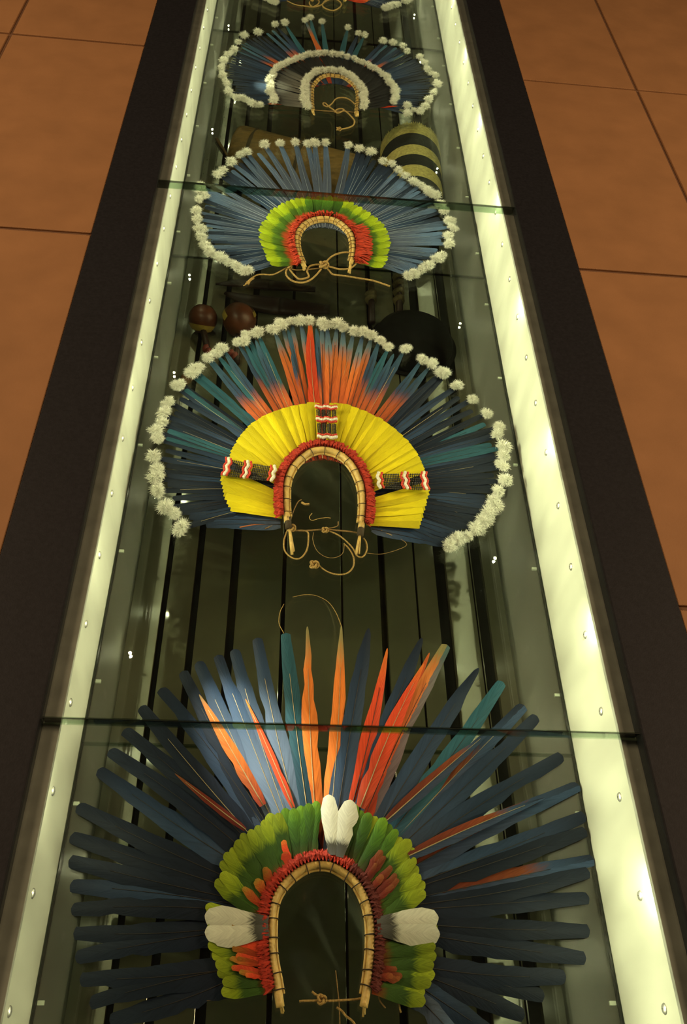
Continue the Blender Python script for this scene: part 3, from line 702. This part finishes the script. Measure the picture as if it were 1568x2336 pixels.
def blue_headdress(label, dx, dy, variant):
    sh = Vector((dx, dy, 0)); C = px(741, 560, ZS)+sh
    H = empty('feather_headdress', (C.x, C.y, ZS), label, 'headdress', 'feather headdresses on the glass shelf')
    allt = []
    for i, (x, y) in enumerate(tips3):
        allt.append((x, y, True))
        if i+1 < len(tips3):
            x2, y2 = tips3[i+1]
            if abs(x2-x)+abs(y2-y) > 12 and not (590 < x < 800): allt.append(((x+x2)/2, (y+y2)/2, False))
            if y > 430: allt.append(((x+x2*2)/3, (y+y2*2)/3, False))
    for i, (x, y, p_) in enumerate(allt):
        t = px(x, y, ZS)+sh; d = t-C; d.z = 0; d.normalize(); b = C+d*0.10
        e = t-d*(0.006 if p_ else 0.03)
        feather(H, b, e, 0.036, 'blunt', F(random.choice(['grey_blue', 'grey_blue', 'blue']) if variant == 0 else 'blue'), zb=0.005+0.0015*(i % 3), zt=0.004+0.002*(i % 2), shaft=MATS['pale_blue_quill'], rows=12, arch=0.003)
    for (x, y) in tips3:
        q = px(x, y, ZS+0.012)+sh; r = random.uniform(0.022, 0.029); tuft(H, q.x, q.y, r)
        if y > 420: tuft(H, q.x+random.uniform(-.016, .016), q.y+random.uniform(-.02, .02), r*0.85)
    hp = [p+sh for p in W(hpx3, 0.018)]; op = [p+sh for p in W(opx3)]
    hr_, or_ = resample(hp, 200), resample(op, 200); n = 52
    for i in range(n):
        t = (i+0.5)/n; b = at(hr_, 0.02+0.96*t); b = b+(at(or_, t)-b).normalized()*0.011; e = b.lerp(at(or_, t), random.uniform(.96, 1.03))
        mm = F('dark_green' if 0.44 < t < 0.58 else 'green_red') if variant == 0 else F('red')
        feather(H, b, e, 0.030, 'round', mm, 'ring_feather', zb=0.015+0.002*(i % 3), zt=0.022+0.003*(i % 2), rag=0.03, rows=9)
    hb = hoop(H, hp, 0.0085, 26 if variant == 0 else 12, 0.0055)
    fringe(H, hb, 0.006, 0.026, 600, mat('scarlet_down', (0.66, 0.05, 0.012), 0.85, noise=(90, 0.5)), zhi=0.036, zlo=0.014, i0=0.03, i1=0.97)
    if variant == 0: fringe(H, hb, 0.010, 0.055, 300, MATS['scarlet_down'], zhi=0.036, zlo=0.024, i0=0.72, i1=0.97)
    return H
mat('pale_blue_quill', (0.22, 0.27, 0.34), 0.5)
H3 = blue_headdress('grey blue feather headdress with a small green and red ring, cord tied in a bow', 0, 0, 0)
cane_end(H3, 691, 598, 696, 614, 5, 0.006, 0.003); cane_end(H3, 800, 600, 796, 622, 5, 0.006, 0.003)
cord(H3, [(560,648),(568,640),(585,628),(600,626),(620,627),(636,621),(650,613),(662,606)], 0.0026)
cord(H3, [(562,643),(566,645),(556,652)], 0.0018); cord(H3, [(578,634),(570,640),(566,648)], 0.0050)
cord(H3, [(662,606),(653,618),(655,630),(668,641),(688,645),(706,640),(720,629),(733,614)], 0.0034)
cord(H3, [(664,603),(660,612),(672,628),(684,637),(700,634),(705,630),(701,618),(706,608),(720,604),(735,604)], 0.0034)
cord(H3, [(742,604),(750,591),(765,581),(785,576),(800,577),(812,584),(816,595),(808,606),(796,613),(775,614),(755,609),(742,605)], 0.0034, z=0.012)
cord(H3, [(742,608),(752,618),(760,626),(790,630),(820,635),(850,640),(875,648),(890,653)], 0.0032)
knot(H3, 739, 604, 0.011, 0.014); cord(H3, [(660,612),(676,616),(700,615),(730,612)], 0.0020, M_CORD2); knot(H3, 660, 608, 0.006)

# ============================================================ headdress with two white down rings
C4 = px(764, 220, ZS)
H4 = empty('feather_headdress', (C4.x, C4.y, ZS), 'feather headdress with two concentric white down rings inside dark blue feathers', 'headdress', 'feather headdresses on the glass shelf')
hp4 = W([(715,255),(711,242),(710,219),(711,196),(719,184),(731,173),(749,168),(768,170),(785,173),(802,184),(814,196),(819,212),(819,229),(817,245),(816,262)], 0.018)
tips4 = [(593,241),(576,239),(564,230),(551,226),(539,224),(522,212),(518,193),(509,176),(505,159),(510,142),(520,126),(535,115),(544,98),(557,84),(589,77),(628,58),(650,55),(696,48),(708,42),(735,51),(794,65),(818,78),(832,82),(874,96),(896,100),(919,107),(929,119),(958,132),(970,145),(976,161),(993,174),(998,195),(989,214),(977,231),(970,247),(958,257),(929,245),(930,262)]
def mat4(x, y):
    if abs(x-696) < 3: return 'orange_blue'
    if 600 < x < 850 and y < 100: return random.choice(['teal', 'teal', 'blue'])
    return random.choice(['blue', 'dark_blue', 'blue', 'blue_orange' if y < 130 else 'blue'])
for i, (x, y) in enumerate(tips4):
    t = px(x, y, ZS); d = t-C4; d.z = 0; d.normalize(); b = C4+d*0.10
    feather(H4, b, t-d*0.006, 0.030, 'tail' if y < 110 else 'blunt', F(mat4(x, y)), zb=0.006+0.0015*(i % 3), zt=0.004, shaft=False, rows=12, arch=0.003)
    q = px(x, y, ZS+0.012); tuft(H4, q.x, q.y, random.uniform(0.022, 0.028))
    if i+1 < len(tips4) and not (620 < x < 850):
        x2, y2 = tips4[i+1]
        for f_ in (.33, .67):
            t = px(x+(x2-x)*f_, y+(y2-y)*f_, ZS); d = t-C4; d.z = 0; d.normalize()
            feather(H4, C4+d*0.10, t-d*0.035, 0.030, 'blunt', F(mat4(x, y)), zb=0.005, zt=0.005, rows=12, arch=0.003)
        if y > 120: q = px((x+x2)/2, (y+y2)/2, ZS+0.012); tuft(H4, q.x, q.y, random.uniform(0.014, 0.02))
wo = W([(627,233),(618,210),(616,182),(629,161),(646,149),(671,138),(696,130),(725,126),(748,122),(778,128),(803,134),(822,143),(843,151),(862,163),(878,174),(893,191),(903,212),(901,235)], 0.02)
wi = W([(694,238),(690,212),(690,189),(701,171),(720,160),(747,157),(773,159),(796,167),(816,182),(830,198),(836,215),(836,238)], 0.03)
h4r, wor, wir = resample(hp4, 120), resample(wo, 120), resample(wi, 120)
wir = [w_.lerp(at(h4r, k/119), 0.28) for k, w_ in enumerate(wir)]
for i in range(40):
    t = (i+.5)/40; b = at(h4r, .03+.94*t); e = at(wor, t)
    feather(H4, b, b.lerp(e, .97), 0.030, 'round', F('grey' if t < .3 else 'brown'), 'ring_feather', zb=0.020+0.002*(i % 3), zt=0.018, rag=0.06, rows=8)
for i in range(46):
    t = i/45; q = at(wor, t); tuft(H4, q.x+random.uniform(-.006, .006), q.y+random.uniform(-.008, .008), random.uniform(.020, .028), 0.026)
for i in range(40):
    t = i/39; q = at(wir, t); tuft(H4, q.x+random.uniform(-.005, .005), q.y+random.uniform(-.006, .006), random.uniform(.022, .028), 0.030)
for (bx, by, tx, ty) in [(688,240,610,242),(845,248,908,247)]:
    feather(H4, px(bx, by, ZS), px(tx, ty, ZS), 0.030, 'point', F('red'), 'red_feather', zb=0.014, zt=0.010, rows=9)
hoop(H4, hp4, 0.0062, 30, 0.0046)
cane_end(H4, 713, 248, 716, 262, 4, 0.006, 0.003); cane_end(H4, 817, 250, 815, 266, 5, 0.008, 0.003)
cord(H4, [(716,251),(740,253),(762,254),(790,254),(808,256),(812,250)], 0.0020, M_CORD2)
cord(H4, [(814,242),(803,231),(790,224),(775,223),(765,227),(758,236),(748,243),(740,241),(737,236),(742,235),(752,244),(763,252),(770,258),(781,254),(785,250),(776,248),(767,251),(764,256)], 0.0030)
cord(H4, [(783,250),(794,258),(802,266),(809,276),(806,286),(796,291),(784,294),(775,295)], 0.0032); knot(H4, 773, 294, 0.007, 0.008)

# ============================================================ farthest headdress, only its near rim in view
H5 = blue_headdress('feather headdress with scarlet ring and coiled cord, beyond the two white down rings', 0.010, 2.19, 1)
cord(H5, [(690,13),(712,16),(725,10),(728,2),(716,-4),(706,6),(714,16),(732,12),(742,4),(760,-3),(776,4),(778,14),(762,24),(744,20),(736,12),(742,2),(758,-2)], 0.0034)
cord(H5, [(690,14),(672,10),(655,2)], 0.0026)

# ------------------------------------------------------------------ things lying on the floor of the case
M_BARK = mat('brown_bark', (0.22, 0.13, 0.032), 0.7, noise=(25, 0.45, (1, 4, 1)), bump=(60, 0.4))
M_BARKD = mat('dark_bark_lashing', (0.05, 0.035, 0.015), 0.8)
M_STRAW = mat('pale_straw', (0.78, 0.64, 0.22), 0.7, noise=(90, 0.45), bump=(200, 0.5))
M_DARKW = mat('black_weave', (0.012, 0.013, 0.014), 0.7, noise=(120, 0.5), bump=(200, 0.6))
M_GOURD = mat('red_brown_gourd', (0.16, 0.045, 0.018), 0.4, noise=(22, 0.6), bump=(40, 0.1))
M_GPALE = mat('pale_gourd_band', (0.50, 0.34, 0.06), 0.5, noise=(30, 0.4))
M_BOWL = mat('blackened_bowl', (0.008, 0.008, 0.0075), 0.75, spec=0.12, noise=(40, 0.4))
M_WOOD = mat('dark_red_wood', (0.030, 0.011, 0.008), 0.5, noise=(20, 0.4, (1, 8, 1)))
M_SEED = mat('dark_red_seed', (0.20, 0.025, 0.015), 0.5)
ZF = ZB+0.001
def bp(x, y, dz=0.0): return px(x, y, ZF+dz)
# bark drum lying on its side
a = bp(536, 345, 0.115); b = bp(735, 395, 0.115); b = a+(b-a).normalized()*0.56; R = 0.112; ax = (b-a).normalized()
rt = empty('bark_container', ((a.x+b.x)/2, (a.y+b.y)/2, ZF), 'brown bark drum lying on its side under the two ringed headdress', 'container')
Ld = (b-a).length; org = Vector(rt.location)
lathe('body', [(0.0, 0.0), (R*0.80, 0.0), (R*0.97, 0.012), (R, 0.03), (R, Ld*0.5), (R*0.98, Ld-0.02), (R*0.9, Ld), (0.0, Ld)], M_BARK, rt, 36, ax, a-org, lump=0.05)
for f in (0.16, 0.56): lathe('lashing', [(R*1.01, Ld*f-0.008), (R*1.045, Ld*f), (R*1.01, Ld*f+0.008)], M_BARKD, rt, 36, ax, a-org, lump=0.05)
# striped basket lying with its mouth away
ys = [px(928, v, ZF+0.27).y for v in (282, 303, 328, 349, 372, 397, 420)]
x0 = bp(930, 300, 0.135).x; R = 0.137
rt = empty('striped_basket', (x0, ys[2], ZF), 'straw basket with pale and black stripes lying beside the bark drum', 'basket')
for i in range(6):
    r0 = R*(1.0-0.012*i); r1 = R*(1.0-0.012*(i+1)); e = ys[i]-ys[2]; e2 = ys[i+1]-ys[2]
    lathe('stripe', [(r0, 0), (r0*1.01, (e-e2)*0.5), (r1, e-e2)], M_STRAW if i % 2 == 0 else M_DARKW, rt, 40, (-0.03, -1, 0), (0.03*(ys[0]-ys[2]-e)*-1, e, R))
vv, ff = [], []
for k in range(90):
    an = 2*math.pi*k/90; c = Vector((math.cos(an)*R, ys[0]-ys[2], R+math.sin(an)*R)); t = Vector((-math.sin(an), 0, math.cos(an)))*0.0052; b_ = len(vv)
    vv += [c-t, c+t, c+Vector((0, random.uniform(.006, .028), 0))]; ff.append((b_, b_+1, b_+2))
o = from_data('straw_fringe', vv, ff, M_STRAW, rt); o['kind'] = 'stuff'
lathe('base', [(0.0, 0), (R*.93, 0)], M_DARKW, rt, 40, (0, -1, 0), (0, ys[6]-ys[2], R))
# two gourd rattles
def gourd(x, y, r, label, patches, axis):
    c = bp(x, y, r); rt = empty('gourd_rattle', (c.x, c.y, ZF), label, 'gourd', None)
    pr = [(0.0, -r)]+[(r*math.cos(t)*(1+.05*math.sin(2*t)), r*math.sin(t)) for t in [(-80+10*k)*math.pi/180 for k in range(17)]]+[(0.0, r)]
    lathe('body', pr, M_GOURD, rt, 28, axis, (0, 0, r), lump=0.06)
    for (c0, c1, a0, a1) in patches:
        pp = [((r*1.05)*math.cos(t), (r*1.05)*math.sin(t)) for t in [math.radians(c0+(c1-c0)*k/5) for k in range(6)]]
        lathe('pale_band', pp, M_GPALE, rt, 12, axis, (0, 0, r), arc=(math.radians(a0), math.radians(a1)))
    return rt, c
g1, c1 = gourd(464, 728, 0.054, 'smaller red brown gourd rattle with two pale bands, beside the case wall', [(30, 66, 30, 175), (-48, -18, 185, 330)], (0.1, 0.55, 0.8))
g2, c2 = gourd(546, 730, 0.064, 'larger red brown gourd rattle with a pale slit, beside the dark clubs', [(-12, 8, 150, 215), (50, 66, -40, 60)], (0.5, 0.2, 0.85))
for (g, c, hx, hy, seeds) in ((g1, c1, 478, 815, [(470,795),(476,803)]), (g2, c2, 540, 830, [(527,806),(536,812)])):
    h = bp(hx, hy, 0.012); org = Vector(g.location)
    tube('handle', [Vector((c.x, c.y-0.035, ZF+0.045)), Vector(((c.x+h.x)/2, (c.y+h.y)/2-0.02, ZF+0.03)), h], 0.012, M_WOOD, g, 8, 1.0, org)
    for (sx, sy) in seeds:
        q = bp(sx, sy, 0.022)-org
        lathe('seed', [(0, -.018), (.010, -.012), (.014, 0), (.010, .012), (0, .018)], M_SEED, g, 12, (0.3, 0.4, 0.85), q)
# upturned black bowl
c = bp(945, 765, 0.06); rt = empty('black_bowl', (c.x, c.y, ZF), 'large black upturned bowl beside the yellow ringed headdress', 'bowl')
lathe('body', [(0.0, 0.115), (0.05, 0.112), (0.10, 0.098), (0.138, 0.07), (0.156, 0.035), (0.160, 0.006), (0.150, 0.0)], M_BOWL, rt, 44, None, (0, 0, 0))
lathe('rim', [(0.158, 0.0), (0.172, 0.003), (0.174, 0.010), (0.160, 0.013)], M_BOWL, rt, 44)
# dark clubs
def club(name, pts, wd, label):
    P = catmull([bp(x, y, 0.020) for x, y in pts], 16); rt = empty(name, (P[8].x, P[8].y, ZF), label, 'club'); n = len(P)
    tube('blade', P[:9], lambda t: wd*(0.18+0.82*math.sin(min(1, t*1.1)*math.pi/2)), M_WOOD, rt, 10, 0.45, Vector(rt.location))
    tube('shaft', P[8:], lambda t: wd*(1-0.45*t), M_WOOD, rt, 10, 0.45, Vector(rt.location))
club('wooden_club', [(492,648),(560,646),(640,652),(720,660)], 0.030, 'dark red wooden club lying behind the other dark club, below the small green ring')
club('wooden_club', [(513,668),(580,690),(660,700),(752,706)], 0.048, 'broad dark wooden club lying beside the larger gourd rattle')
# two tufted rods
for (x, y, y2, label) in ((847, 648, 735, 'tufted dark rod with a single pale tuft near the black bowl'), (910, 625, 712, 'tufted dark rod with four pale tufts behind the black bowl')):
    a = bp(x, y, 0.016); b = bp(x+2, y2, 0.016); rt = empty('tufted_rod', (a.x, (a.y+b.y)/2, ZF), label, 'rod'); org = Vector(rt.location)
    tube('rod', [a, a.lerp(b, .5), b], 0.014, M_WOOD, rt, 8, 1.0, org)
    for f in ((0.30, 0.42) if x < 900 else (0.10, 0.30, 0.50, 0.70)):
        p = a.lerp(b, f)-org
        lathe('pale_tuft', [(0.012, -0.012), (0.026, 0.0), (0.022, 0.010), (0.012, 0.014)], mat('buff_tuft', (0.16, 0.12, 0.05), 0.9, noise=(120, .5)), rt, 16, (0, -1, 0.1), p, lump=0.3)
# thin stick and a brown pod by the wall
a, b = bp(494, 316, 0.01), bp(530, 372, 0.01)
rt = tag(tube('wooden_stick', [a, a.lerp(b, .33), a.lerp(b, .66), b], lambda t: 0.008-0.003*t, mat('stick_wood', (0.30, 0.17, 0.05), 0.6, noise=(30, .4)), None, 7), 'thin brown wooden stick leaning out from under the bark drum', 'stick')
c = bp(428, 862, 0.02)
rt = empty('seed_pod', (c.x, c.y, ZF), 'small brown seed pod by the wall under the yellow ringed headdress', 'seed pod')
lathe('pod', [(0.0, -0.05), (0.012, -0.04), (0.021, -0.01), (0.019, 0.02), (0.008, 0.045), (0.0, 0.05)], mat('pod_brown', (0.24, 0.11, 0.03), 0.6, noise=(40, .4)), rt, 16, (0.45, 0.85, 0), (0, 0, 0.021))
tube('stalk', [Vector((0.022, 0.042, 0.02)), Vector((0.03, 0.06, 0.018)), Vector((0.034, 0.08, 0.008))], 0.003, M_WOOD, rt, 6)
